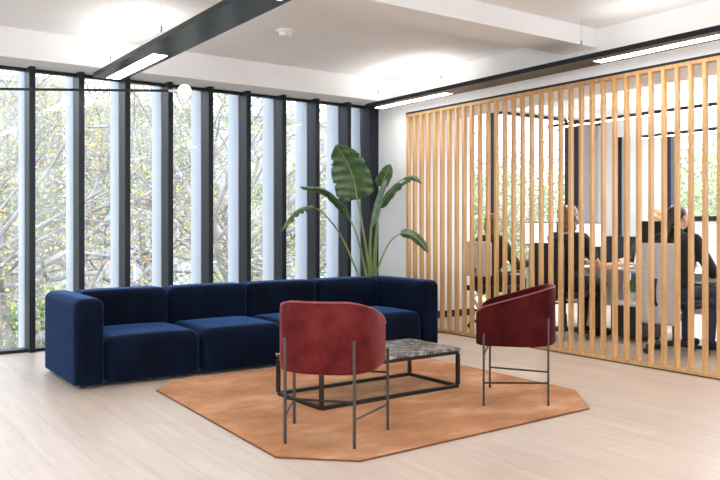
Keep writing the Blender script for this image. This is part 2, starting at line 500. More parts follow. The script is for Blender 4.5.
# ================================================================ linear lamps
def linear_lamp(x0, x1, y1, y0, z, label, panels, grp, lit=True, h=.042, watts=None, wires=()):
    t = thing('linear_pendant_light', label, 'ceiling light', ((x0 + x1) / 2, y1, z), 0, grp)
    hw = (x1 - x0) / 2; L = y1 - y0
    il, ir = (hw * .78, hw * .34) if hw > .1 else (.02, .02)
    bm = bmesh.new()
    # open-topped U profile, closed underside between panels
    box(bm, -hw, -hw + .012, -L, 0, 0, h); box(bm, hw - .012, hw, -L, 0, 0, h)
    box(bm, -hw + .012, hw - .012, -.012, 0, 0, h); box(bm, -hw + .012, hw - .012, -L, -L + .012, 0, h)
    box(bm, -hw + .012, hw - .012, -L + .012, -.012, .012, .02)
    prev = -.012
    for a, b in panels:
        a -= y1; b -= y1
        box(bm, -hw + .012, hw - .012, a, prev, 0, .012); prev = b
        box(bm, -hw + .012, -hw + il, b, a, 0, .012); box(bm, hw - ir, hw - .012, b, a, 0, .012)
    if -L + .012 < prev: box(bm, -hw + .012, hw - .012, -L + .012, prev, 0, .012)
    obj('housing', bm, M['black'], t)
    for pi_, (a, b) in enumerate(panels):
        a -= y1; b -= y1
        obj('diffuser', bx(-hw + il + .001, hw - ir - .001, b + .002, a - .002, .002, .011), M['panel'], t)
        if lit:
            ld = bpy.data.lights.new('uplight', 'AREA'); ld.shape = 'RECTANGLE'
            ld.size = (x1 - x0) * .75; ld.size_y = (a - b) * .95; ld.energy = watts or (UPLIGHT_W if pi_ == 0 else UPLIGHT_W * .45)
            ld.color = (1, .97, .94)
            lo = bpy.data.objects.new('uplight', ld); C.objects.link(lo); lo.parent = t
            lo.location = (0, (a + b) / 2, .035); lo.rotation_euler = (PI, 0, 0)
    for wy in wires:
        wy -= y1
        bm = bmesh.new()
        zt = ZC - z
        tube(bm, [(0, wy, h + .12), (0, wy, zt)], .0013, 6)
        tube(bm, [(0, wy, h + .12), (-hw + .01, wy, h * .8)], .0012, 6)
        tube(bm, [(0, wy, h + .12), (hw - .01, wy, h * .8)], .0012, 6)
        w_ = obj('suspension_wire', bm, M['steel'], t)
        obj('wire_gripper', tube(bmesh.new(), [(0, wy, h + .115), (0, wy, h + .165)], .007, 8), M['steel'], w_)
    return t
PN = [(7.24, 6.0), (4.13, 2.91), (.86, -.36)]
linear_lamp(2.09, 2.375, 7.27, -2.2, 2.59, 'black linear pendant light running from the window over the sofa', PN, None, wires=(7.2, 5.9, 2.9, .2, -1.8))
linear_lamp(5.23, 5.49, 7.27, -2.2, 2.59, 'black linear pendant light running along the slatted screen', PN, None, wires=(7.2, 6.09, 4.27, .9, -1.8))
linear_lamp(-1.0, -.74, 7.27, -2.2, 2.59, 'added unseen fill light, a black linear pendant furthest left in the room', PN, None, wires=(6.9, 3.3, .2, -1.8))  # extra row out of view, added as fill light
# meeting room lamps
linear_lamp(7.9, 8.04, 6.85, 1.6, 2.50, 'thin black linear pendant over the desks behind the slatted screen', [(6.83, 1.62)], None, wires=(6.6, 4.5, 2.2), h=.04, watts=95)
linear_lamp(9.7, 9.84, 6.75, 1.6, 2.47, 'thin black linear pendant by the far wall of the meeting room', [(6.73, 1.62)], None, wires=(6.5, 4.5, 2.2), h=.04, watts=95)

# globe pendant at the left
gp = thing('globe_pendant_light', 'thin black rod pendant with a glowing round globe by the windows', 'ceiling light', (.665, 5.54, 2.083), math.atan2(.53, -.85))
bm = tube(bmesh.new(), [(-1.44, 0, 0), (1.44, 0, 0)], .0085, 10)
obj('rod', bm, M['black'], gp, smooth=True)
obj('stem', tube(bmesh.new(), [(0, 0, 0), (0, 0, ZC - 2.083)], .006, 8), M['black'], gp)
obj('canopy', lathe(bmesh.new(), [(.05, ZC - 2.083 - .03), (.055, ZC - 2.083)]), M['black'], gp)
for s in (-1, 1):
    gb = bmesh.new(); ellipsoid(gb, (s * 1.515, 0, 0), (.044, .044, .044), 24)
    obj('globe', gb, M['globe'], gp, smooth=True)
    obj('globe_holder', tube(bmesh.new(), [(s * 1.41, 0, 0), (s * 1.475, 0, 0)], [.0085, .016], 12), M['silver'], gp, smooth=True)

# smoke detector
sd = thing('smoke_detector', 'round white smoke detector on the white ceiling', 'smoke detector', (3.46, 6.06, ZC - .062))
obj('housing', lathe(bmesh.new(), [(.035, 0), (.055, .006), (.062, .03), (.062, .040)]), M['white_plastic'], sd, smooth=False, bevel=.003)
obj('mounting_base', lathe(bmesh.new(), [(.078, .040), (.082, .048), (.082, .062)]), M['white_plastic'], sd)

# ================================================================ rug
rug = thing('rug', 'rust orange rug with cut corners under the coffee table', 'rug', (3.2, 4.4, 0))
pl = [(1.925, 3.47), (2.24, 3.165), (4.11, 3.21), (4.48, 3.62), (4.49, 5.33), (4.20, 5.66), (2.26, 5.66), (2.0, 5.39)]
def poly_prism(pts, z0, z1, off):
    bm = bmesh.new()
    a = [bm.verts.new((x - off[0], y - off[1], z0)) for x, y in pts]
    b = [bm.verts.new((x - off[0], y - off[1], z1)) for x, y in pts]
    bm.faces.new(a[::-1]); bm.faces.new(b)
    for i in range(len(pts)):
        j = (i + 1) % len(pts); bm.faces.new((a[i], a[j], b[j], b[i]))
    return bm
inn = [(3.2 + (x - 3.2) * .997, 4.4 + (y - 4.4) * .997) for x, y in pl]
obj('pile', poly_prism(inn, .001, .014, (3.2, 4.4)), M['rug'], rug, bevel=.003)
obj('binding', poly_prism(pl, 0, .009, (3.2, 4.4)), M['rug_edge'], rug)
RZ = .014

# ================================================================ sofa
sf = thing('sofa', 'long dark navy velvet modular sofa in front of the windows', 'sofa', (3.24, 5.71, 0))
x0 = 1.52 - 3.24; x1 = 5.02 - 3.24; aw = .215
obj('base', bx(x0 + .04, x1 - .04, .05, .94, .025, .06), M['black_fabric'], sf)
for fx in (x0 + .08, -.85, 0, .85, x1 - .08):
    for fy in (.10, .9):
        obj('foot', lathe(bmesh.new(), [(.022, 0), (.025, .026)], 12, (fx, fy, 0)), M['black_plastic'], sf)
for a, b in ((x0, x0 + aw), (x1 - aw, x1)):
    obj('armrest', rbox(bmesh.new(), a, b, 0, .985, -.015, .662, .065, crown=.006, clip=.05), M['sofa'], sf, smooth=True)
sw = (x1 - x0 - 2 * aw) / 4
for k in range(4):
    a = x0 + aw + sw * k
    obj('seat', rbox(bmesh.new(), a + .002, a + sw - .002, .005, .74, -.015, .362, .078, crown=.022, front=.012, clip=.05), M['sofa'], sf, smooth=True)
    obj('backrest', rbox(bmesh.new(), a + .002, a + sw - .002, .70, .985, .20, .66, .065, crown=.010, front=.02), M['sofa'], sf, smooth=True)

# ================================================================ coffee table
ct = thing('coffee_table', 'low coffee table with veined dark marble top and black frame', 'coffee table', (3.233, 4.440, RZ), R(.7))
X, Y, w = .598, .277, .024
bm = bmesh.new()
for z in (.012, .259):
    for s in (-1, 1):
        box(bm, -X, X, s * Y - w / 2, s * Y + w / 2, z - w / 2, z + w / 2)
        box(bm, s * X - w / 2, s * X + w / 2, -Y + w / 2, Y - w / 2, z - w / 2, z + w / 2)
obj('frame', bm, M['table_metal'], ct)
for sx_ in (-1, 1):
    for sy in (-1, 1):
        obj('leg', bx(sx_ * X - w / 2, sx_ * X + w / 2, sy * Y - w / 2, sy * Y + w / 2, .024, .247), M['table_metal'], ct)
obj('tabletop', bx(-X - .013, X + .013, -Y - .013, Y + .013, .271, .293), M['marble'], ct, bevel=.003)

# ================================================================ tub armchairs
def make_chair(label, loc, rz, velvet):
    t = thing('armchair', label, 'armchair', loc, rz, 'red velvet tub armchairs')
    a, b, yc, nn = .280, .296, .04, 2.7
    path = []
    for k in range(9): path.append(Vector((a - .012 * (1 - k / 8) ** 2, .262 - (.222) * k / 8)))
    for k in range(1, 40):
        th = PI * k / 40
        c_, s_ = math.cos(th), math.sin(th)
        path.append(Vector((a * math.copysign(abs(c_) ** (2 / nn), c_), yc - b * abs(s_) ** (2 / nn))))
    for k in range(9): path.append(Vector((-a + .012 * (k / 8) ** 2, .04 + .222 * k / 8)))
    N = len(path)
    top = lambda y: .640 + (.782 - .640) * min(1, max(0, (.262 - y) / .49)) ** .95
    bm = bmesh.new(); rings = []
    TH = .048
    for i, p in enumerate(path):
        q = path[min(i + 1, N - 1)] - path[max(i - 1, 0)]; q.normalize()
        inward = Vector((-q.y, q.x)) if Vector((-q.y, q.x)).dot(Vector((0, .05)) - p) > 0 else Vector((q.y, -q.x))
        e = min(i, N - 1 - i)
        zt = top(p.y) - (.018 if e == 0 else .007 if e == 1 else 0)
        z0 = .389 + (.012 if e == 0 else .004 if e == 1 else 0)
        cut = .012 if e == 0 else .003 if e == 1 else 0
        prof = [(cut, z0 + .02), (.006 + cut, z0 + .005), (.02, z0), (TH - .005, z0), (TH, z0 + .01),
                (TH - cut, z0 + .1), (TH - cut, zt - .02), (TH - .008 - cut * .6, zt - .006), (TH / 2, zt), (.008 + cut * .6, zt - .006), (cut, zt - .02), (cut, (zt + z0) / 2)]
        rings.append([bm.verts.new((p.x + inward.x * o_, p.y + inward.y * o_, z)) for o_, z in prof])
    for r1, r2 in zip(rings, rings[1:]):
        for k in range(len(r1)):
            bm.faces.new((r1[k], r1[(k + 1) % len(r1)], r2[(k + 1) % len(r1)], r2[k]))
    bm.faces.new(rings[0]); bm.faces.new(rings[-1][::-1])
    sh_ = obj('backrest', bm, velvet, t, smooth=True)
    seam = []
    for i, p in enumerate(path):
        e = min(i, N - 1 - i)
        c = (Vector((0, .05)) - p).normalized()
        seam.append((p.x + c.x * .006, p.y + c.y * .006, top(p.y) - (.026 if e == 0 else .014 if e == 1 else .006)))
    obj('highlight_piping', tube(bmesh.new(), seam, .0035, 6), M['highlight_piping'], sh_, smooth=True)
    # seat base pan and cushion follow the inside of the shell
    def plan(ins):
        pts = []
        for i, p in enumerate(path):
            c = Vector((0, .02))
            pts.append(c + (p - c) * (1 - ins / .3))
        return pts
    def slab(pts, z0, z1, r):
        bm = bmesh.new(); rs = []
        c = Vector((0, .02))
        for f, z in ((1 - r * 3, z0), (1, z0 + r), (1, z1 - r), (1 - r * 1.2, z1 - r * .3), (1 - r * 4, z1), (.5, z1 + .006)):
            rs.append([bm.verts.new((c.x + (p.x - c.x) * f, c.y + (p.y - c.y) * f, z)) for p in pts])
        for r1, r2 in zip(rs, rs[1:]):
            for k in range(len(r1)):
                bm.faces.new((r1[k], r1[(k + 1) % len(r1)], r2[(k + 1) % len(r1)], r2[k]))
        bm.faces.new(rs[0][::-1]); bm.faces.new(rs[-1])
        return bm
    obj('seat_base', slab(plan(.05), .387, .43, .006), velvet, t, smooth=True)
    obj('seat', slab(plan(.055), .43, .50, .018), velvet, t, smooth=True)
    F = [(.2872, .2075), (-.2872, .2075)]; B = [(.1955, -.2075), (-.1955, -.2075)]
    for (x, y), zt in [(F[0], .475), (F[1], .475), (B[0], .575), (B[1], .575)]:
        lg = obj('leg', bx(x - .007, x + .007, y - .007, y + .007, .008, zt), M['metal_leg'], t)
        obj('foot_cap', lathe(bmesh.new(), [(.009, 0), (.009, .02)], 10, (x, y, 0)), M['black_plastic'], lg)
    for p, q, z in ((F[0], B[0], .15), (F[1], B[1], .15), (F[0], F[1], .335), (B[0], B[1], .245)):
        obj('stretcher', bar(bmesh.new(), (*p, z), (*q, z), .009), M['metal_leg'], t)
    return t
ch = make_chair('brick red velvet tub armchair seen from behind, in front of the coffee table', (2.359, 3.622, RZ), -.866, M['chair'])
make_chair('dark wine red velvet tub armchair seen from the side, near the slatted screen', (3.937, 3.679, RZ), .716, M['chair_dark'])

# ================================================================ potted plant
pt = thing('potted_bird_of_paradise', 'tall bird of paradise plant in a pot behind the sofa', 'plant', (5.25, 7.16, 0))
PO = Vector((5.25, 7.16, 0))
obj('pot', lathe(bmesh.new(), [(.14, 0), (.15, .01), (.19, .40), (.19, .42), (.175, .42), (.17, .36)], 32), M['pot'], pt, smooth=False, bevel=.003)
obj('soil', lathe(bmesh.new(), [(.165, .34), (.168, .375)], 24), M['soil'], pt)

def spline(pts, n):
    pts = [Vector(p) for p in pts]
    P_ = [2 * pts[0] - pts[1]] + pts + [2 * pts[-1] - pts[-2]]
    out = []
    m = len(pts) - 1
    for i in range(n + 1):
        u = i / n * m; k = min(int(u), m - 1); f = u - k
        a, b, c, d = P_[k:k + 4]
        out.append(.5 * ((2 * b) + (c - a) * f + (2 * a - 5 * b + 4 * c - d) * f * f + (3 * b - a - 3 * c + d) * f ** 3))
    return out

def stem(pts, r0, r1):
    s = spline([Vector((PO.x + (pts[0][0] - PO.x) * .5, PO.y + (pts[0][1] - PO.y) * .5, .36))] + list(pts), 24)
    bm = tube(bmesh.new(), [p - PO for p in s], [r0 + (r1 - r0) * i / 24 for i in range(25)], 8)
    return obj('stem', bm, M['stem'], pt, smooth=True)

def leaf(st, mid, wl_, wr_, side, fold=.2, curl=0.0, tears=0, seed=1, mtl='leaf', wave=.012):
    """broad blade on a midrib; side = direction of the blade's right half; fold lifts both halves"""
    rnd = random.Random(seed)
    n = 30; s = spline(mid, n); side = Vector(side).normalized()
    bm = bmesh.new(); rows = []
    K = 5
    tear_at = {rnd.randint(5, n - 5): rnd.choice((-1, 1)) for _ in range(tears)}
    for i, p in enumerate(s):
        t = (s[min(i + 1, n)] - s[max(i - 1, 0)]).normalized()
        sd_ = (side - t * side.dot(t)).normalized(); nm = sd_.cross(t).normalized()
        u = i / n
        prof = (math.sin(PI * min(1, u * 1.12 + .04) ** .72) if u < .9 else math.sin(PI * min(1, .9 * 1.12 + .04) ** .72) * (1 - (u - .9) / .1) ** .6)
        prof = max(.04, min(1.0, u / .16 + .14) ** .45 * (1.0 - (max(0, u - .35) / .65) ** 2.2) ** .62 if u < 1 else .04)
        row = []
        for k in range(-K, K + 1):
            a = abs(k) / K; W = (wr_ if k > 0 else wl_) * prof
            if i in tear_at and (k > 0) == (tear_at[i] > 0) and a > .5: W *= .82
            off = sd_ * (k / K) * W * math.cos(fold * 1.2 * a) + nm * (W * math.sin(fold * 1.2) * a + curl * W * a * a + wave * math.sin(i * 1.3 + k) * a)
            row.append(bm.verts.new(p + off - PO))
        rows.append(row)
    for r1, r2 in zip(rows, rows[1:]):
        for k in range(2 * K): bm.faces.new((r1[k], r1[k + 1], r2[k + 1], r2[k]))
    o = obj('leaf', bm, M[mtl], pt, smooth=True, fix=False)
    sm = o.modifiers.new('thick', 'SOLIDIFY'); sm.thickness = .0025
    obj('midrib', tube(bmesh.new(), [p - PO for p in s], [.007 * (1 - .8 * i / n) + .001 for i in range(n + 1)], 6), M['rib'], o, smooth=True)
    return o

stem([(5.219, 7.15, .459), (5.152, 7.117, .786), (5.058, 7.083, 1.154), (4.951, 7.05, 1.53)], .022, .009)
leaf(0, [(4.951, 7.05, 1.50), (4.89, 7.02, 1.70), (4.775, 7.0, 1.91), (4.62, 6.98, 2.085)], .235, .205, (.8, -.57, .42), fold=.18, tears=6, seed=3)
stem([(5.191, 7.15, .46), (5.056, 7.1, .869), (4.91, 7.05, 1.178), (4.753, 7.0, 1.366)], .018, .008)
leaf(0, [(4.79, 7.0, 1.33), (4.62, 6.967, 1.47), (4.40, 6.933, 1.60), (4.115, 6.9, 1.612)], .07, .07, (.45, -.6, .65), fold=.9, curl=.2, tears=4, seed=5)
stem([(5.148, 7.15, .404), (5.0, 7.1, .654), (4.734, 7.05, 1.089), (4.478, 7.0, 1.33), (4.294, 6.95, 1.413)], .014, .007)
leaf(0, [(4.294, 6.95, 1.413), (4.147, 6.933, 1.39), (4.004, 6.917, 1.294), (3.888, 6.9, 1.148)], .055, .055, (.3, -.8, .6), fold=.9, tears=3, seed=7)
stem([(5.248, 7.15, .457), (5.193, 7.133, .865), (5.195, 7.117, 1.154), (5.211, 7.1, 1.3)], .022, .012)
leaf(0, [(5.20, 7.1, 1.20), (5.25, 7.1, 1.40), (5.33, 7.1, 1.60), (5.40, 7.1, 1.74)], .055, .065, (.85, -.5, -.3), fold=.8, curl=.3, seed=9, mtl='leaf_pale')
stem([(5.314, 7.2, .451), (5.328, 7.2, .919), (5.357, 7.2, 1.329), (5.416, 7.2, 1.66)], .018, .008)
leaf(0, [(5.39, 7.18, 1.66), (5.41, 7.15, 1.76), (5.42, 7.10, 1.84), (5.43, 7.06, 1.92)], .10, .08, (.82, -.57, .1), fold=.35, seed=11)
stem([(5.299, 7.2, .451), (5.287, 7.183, .862), (5.318, 7.167, 1.212), (5.36, 7.15, 1.44)], .016, .008)
leaf(0, [(5.35, 7.15, 1.42), (5.41, 7.05, 1.60), (5.50, 6.94, 1.735), (5.57, 6.83, 1.77), (5.63, 6.73, 1.69)], .06, .07, (.7, -.5, .5), fold=.7, curl=.2, tears=3, seed=13)
stem([(5.23, 7.12, .45), (5.223, 7.053, .64), (5.257, 6.985, .846), (5.334, 6.918, 1.033), (5.44, 6.85, 1.125)], .013, .007)
leaf(0, [(5.42, 6.85, 1.12), (5.52, 6.773, 1.10), (5.60, 6.70, 1.01), (5.655, 6.64, .90)], .07, .07, (.5, -.35, .75), fold=.6, tears=4, seed=15)

# ================================================================ meeting room furniture
def desk(label, loc, L, D, H=.735):
    t = thing('desk', label, 'desk', loc)
    obj('desktop', bx(0, D, 0, L, H - .025, H), M['desk'], t, bevel=.002)
    for y in (.06, L - .06):
        for x in (.06, D - .06):
            obj('leg', bx(x - .025, x + .025, y - .025, y + .025, 0, H - .025), M['desk'], t)
    obj('modesty_panel', bx(D - .1, D - .08, .1, L - .1, .25, H - .025), M['desk'], t)
    return t
desk('white topped desk under the two bright white monitors', (7.02, 5.45, 0), 1.65, .8)
desk('white topped desk behind the slatted screen under the dark monitor', (7.02, 3.72, 0), 1.70, .8)
desk('white topped desk furthest right behind the slatted screen', (7.02, 2.0, 0), 1.68, .8)
DZ = .735
def monitor(label, x, yc, w_, z0, z1, m, grp=None):
    t = thing('monitor', label, 'monitor', (x, yc, DZ), 0, grp)
    z0 -= DZ; z1 -= DZ
    obj('bezel', bx(0, .03, -w_ / 2, w_ / 2, z0, z1), M['black_plastic'], t, bevel=.004)
    obj('screen', bx(-.004, 0, -w_ / 2 + .012, w_ / 2 - .012, z0 + .018, z1 - .012), m, t)
    bm = bx(.03, .055, -.03, .03, 0.008, z1 - .1)
    obj('stand', bm, M['black_plastic'], t)
    obj('stand_base', bx(-.06, .14, -.12, .12, 0, .008), M['black_plastic'], t, bevel=.003)
    return t
monitor('monitor with a bright white screen, left one, in front of the leftmost seated person', 7.6, 6.705, .55, .95, 1.25, M['screen_white'])
monitor('monitor with a bright white screen behind the curly haired person', 7.55, 6.02, .60, .94, 1.24, M['screen_white'])
monitor('monitor with a dark screen behind the person in the black jacket', 7.6, 4.915, .65, .955, 1.256, M['screen_dark'])
def laptop(label, loc, rz, m):
    t = thing('laptop', label, 'laptop', loc, rz)
    obj('keyboard_base', bx(-.11, .11, -.16, .16, 0, .014), M['silver'], t, bevel=.003)
    lid = bmesh.new()
    v = [lid.verts.new(p) for p in ((.11, -.16, .014), (.11, .16, .014), (.17, .16, .22), (.17, -.16, .22), (.118, -.16, .014), (.118, .16, .014), (.178, .16, .22), (.178, -.16, .22))]
    for f in ((0, 1, 2, 3), (7, 6, 5, 4), (0, 4, 5, 1), (1, 5, 6, 2), (2, 6, 7, 3), (3, 7, 4, 0)): lid.faces.new([v[i] for i in f])
    l_ = obj('lid', lid, M['silver'], t)
    s = bmesh.new()
    s.faces.new([s.verts.new(p) for p in ((.1115, -.15, .03), (.1115, .15, .03), (.167, .15, .212), (.167, -.15, .212))])
    so = obj('screen', s, m, l_)
    so.location = (-.003, 0, 0)
    return t
laptop('open laptop with a pale blue screen on the desk, left of the grey chair', (7.28, 5.02, DZ), 0, M['screen_blue'])
laptop('open laptop with a pale blue screen on the rightmost desk', (7.30, 3.42, DZ), R(-8), M['screen_blue'])

def office_chair(label, loc, rz, bw, bh, z0, mback, bthick=.06, style='pad'):
    """local facing +y"""
    t = thing('office_chair', label, 'chair', loc, rz)
    obj('seat', rbox(bmesh.new(), -.24, .24, -.22, .26, .44, .50, .028, crown=.01), M['black_fabric'], t, smooth=True)
    obj('backrest', rbox(bmesh.new(), -bw / 2, bw / 2, -.25 - bthick, -.25, z0, z0 + bh, .026, crown=.004), mback, t, smooth=True)
    obj('back_support', tube(bmesh.new(), [(0, -.1, .42), (0, -.24, .42), (0, -.33, .50), (0, -.318, .72)], .018, 8), M['black_plastic'], t, smooth=True)
    obj('gas_column', lathe(bmesh.new(), [(.03, .09), (.03, .26), (.02, .26), (.02, .44)], 16), M['black_plastic'], t)
    bs = bmesh.new()
    for k in range(5):
        a = 2 * PI * k / 5 + .3
        tube(bs, [(0, 0, .10), (.27 * math.cos(a), .27 * math.sin(a), .075)], [.026, .016], 8)
    b_ = obj('star_base', bs, M['black_plastic'], t)
    for k in range(5):
        a = 2 * PI * k / 5 + .3
        cx, cy = .27 * math.cos(a), .27 * math.sin(a)
        cb = bmesh.new()
        for s in (-1, 1):
            o_ = Vector((-math.sin(a), math.cos(a), 0)) * .014 * s
            tube(cb, [(cx + o_.x * .4, cy + o_.y * .4, .029), (cx + o_.x * 1.5, cy + o_.y * 1.5, .029)], .028, 16)
        tube(cb, [(cx, cy, .03), (cx, cy, .08)], .007, 8)
        obj('caster', cb, M['black_plastic'], b_)
    for s in (-1, 1):
        ar = bmesh.new()
        tube(ar, [(s * .22, 0, .45), (s * .29, 0, .47), (s * .29, 0, .66)], .013, 8)
        box(ar, s * .29 - .035, s * .29 + .035, -.13, .13, .66, .685)
        obj('armrest', ar, M['black_plastic'], t)
    return t
rzX = -PI / 2
office_chair('office chair with a light grey back under the leftmost seated person', (6.47, 6.44, 0), rzX + .1, .42, .40, .62, M['grey_fabric'])
office_chair('black office chair under the curly haired person in a black t-shirt', (6.52, 5.42, 0), rzX, .47, .52, .50, M['black_fabric'])
office_chair('office chair with a tall pale grey fabric back behind the slatted screen', (6.56, 4.14, 0), rzX, .42, .74, .30, M['grey_fabric'])

# low pedestal and its plant
pd = thing('mobile_pedestal', 'black low pedestal with a white cushioned top under the desk', 'cabinet', (7.06, 4.92, 0))
obj('body', bx(-.16, .2, -.19, .19, .03, .36), M['black_plastic'], pd, bevel=.004)
obj('cushion', rbox(bmesh.new(), -.16, .2, -.19, .19, .36, .41, .02), M['white_plastic'], pd, smooth=True)
for a in (-.12, .16):
    for b in (-.15, .15):
        obj('caster', tube(bmesh.new(), [(a, b - .012, .02), (a, b + .012, .02)], .02, 14), M['black_plastic'], pd)
dr = obj('drawer', bx(-.168, -.16, -.18, .18, .06, .34), M['black_plastic'], pd)
hp = thing('small_potted_plant', 'small green plant in a pot on the low pedestal', 'plant', (7.00, 4.93, .41))
obj('pot', lathe(bmesh.new(), [(.04, 0), (.05, .09), (.045, .09), (.044, .07)], 20), M['white_plastic'], hp)
bm = bmesh.new(); rnd = random.Random(4)
for k in range(26):
    a = rnd.uniform(0, 2 * PI); r_ = rnd.uniform(.03, .075); h_ = rnd.uniform(.12, .24)
    p0 = Vector((0, 0, .08)); p1 = Vector((r_ * .5 * math.cos(a), r_ * .5 * math.sin(a), .08 + h_ * .6)); p2 = Vector((r_ * math.cos(a), r_ * math.sin(a), h_))
    s = Vector((-math.sin(a), math.cos(a), 0)) * .012
    v = [bm.verts.new(q) for q in (p0 - s * .3, p0 + s * .3, p1 + s, p1 - s, p2)]
    bm.faces.new((v[0], v[1], v[2], v[3])); bm.faces.new((v[3], v[2], v[4]))
M['bright_leaf'] = mat('bright_leaf', (.09, .26, .04), .5)
obj('leaves', bm, M['bright_leaf'], hp)

cb = thing('low_cabinet', 'dark low cabinet against the far window wall of the meeting room', 'cabinet', (10.05, 6.9, 0))
obj('body', bx(-.24, .24, 0, .72, .06, 1.04), M['mullion'], cb)
obj('plinth', bx(-.22, .24, .02, .70, 0, .06), M['black_plastic'], cb)
for k in range(2): obj('door', bx(-.258, -.24, .01 + .355 * k, .355 + .355 * k, .08, 1.02), M['mullion'], cb)

# ================================================================ people
def remeshed(name, bm, m, parent, vox=.012, smooth_it=4):
    o = obj(name, bm, m, parent, smooth=True)
    rm = o.modifiers.new('union', 'REMESH'); rm.mode = 'VOXEL'; rm.voxel_size = vox; rm.use_smooth_shade = True
    sm = o.modifiers.new('soft', 'SMOOTH'); sm.factor = .5; sm.iterations = smooth_it
    return o

def hand(bm, wrist, direction, palm_n, s=1.0):
    d = Vector(direction).normalized(); n_ = Vector(palm_n).normalized()
    side = d.cross(n_).normalized(); w_ = Vector(wrist)
    for k in range(4):
        off = (k - 1.5) * .021
        base = w_ + d * .02 + side * off * .7; kn = w_ + d * .088 + side * off
        capsule(bm, base, kn, .013, .0115, 8)
        ln = (.068, .078, .072, .056)[k]
        m1 = kn + d * ln * .55 + n_ * .008; m2 = m1 + d * ln * .40 + n_ * .022
        capsule(bm, kn, m1, .0095, .0085, 8); capsule(bm, m1, m2, .0085, .007, 8)
    t0 = w_ + d * .03 - side * .022; t1 = t0 + d * .035 - side * .03 + n_ * .01; t2 = t1 + d * .035 - side * .008 + n_ * .008
    capsule(bm, t0, t1, .013, .011, 8); capsule(bm, t1, t2, .0105, .008, 8)

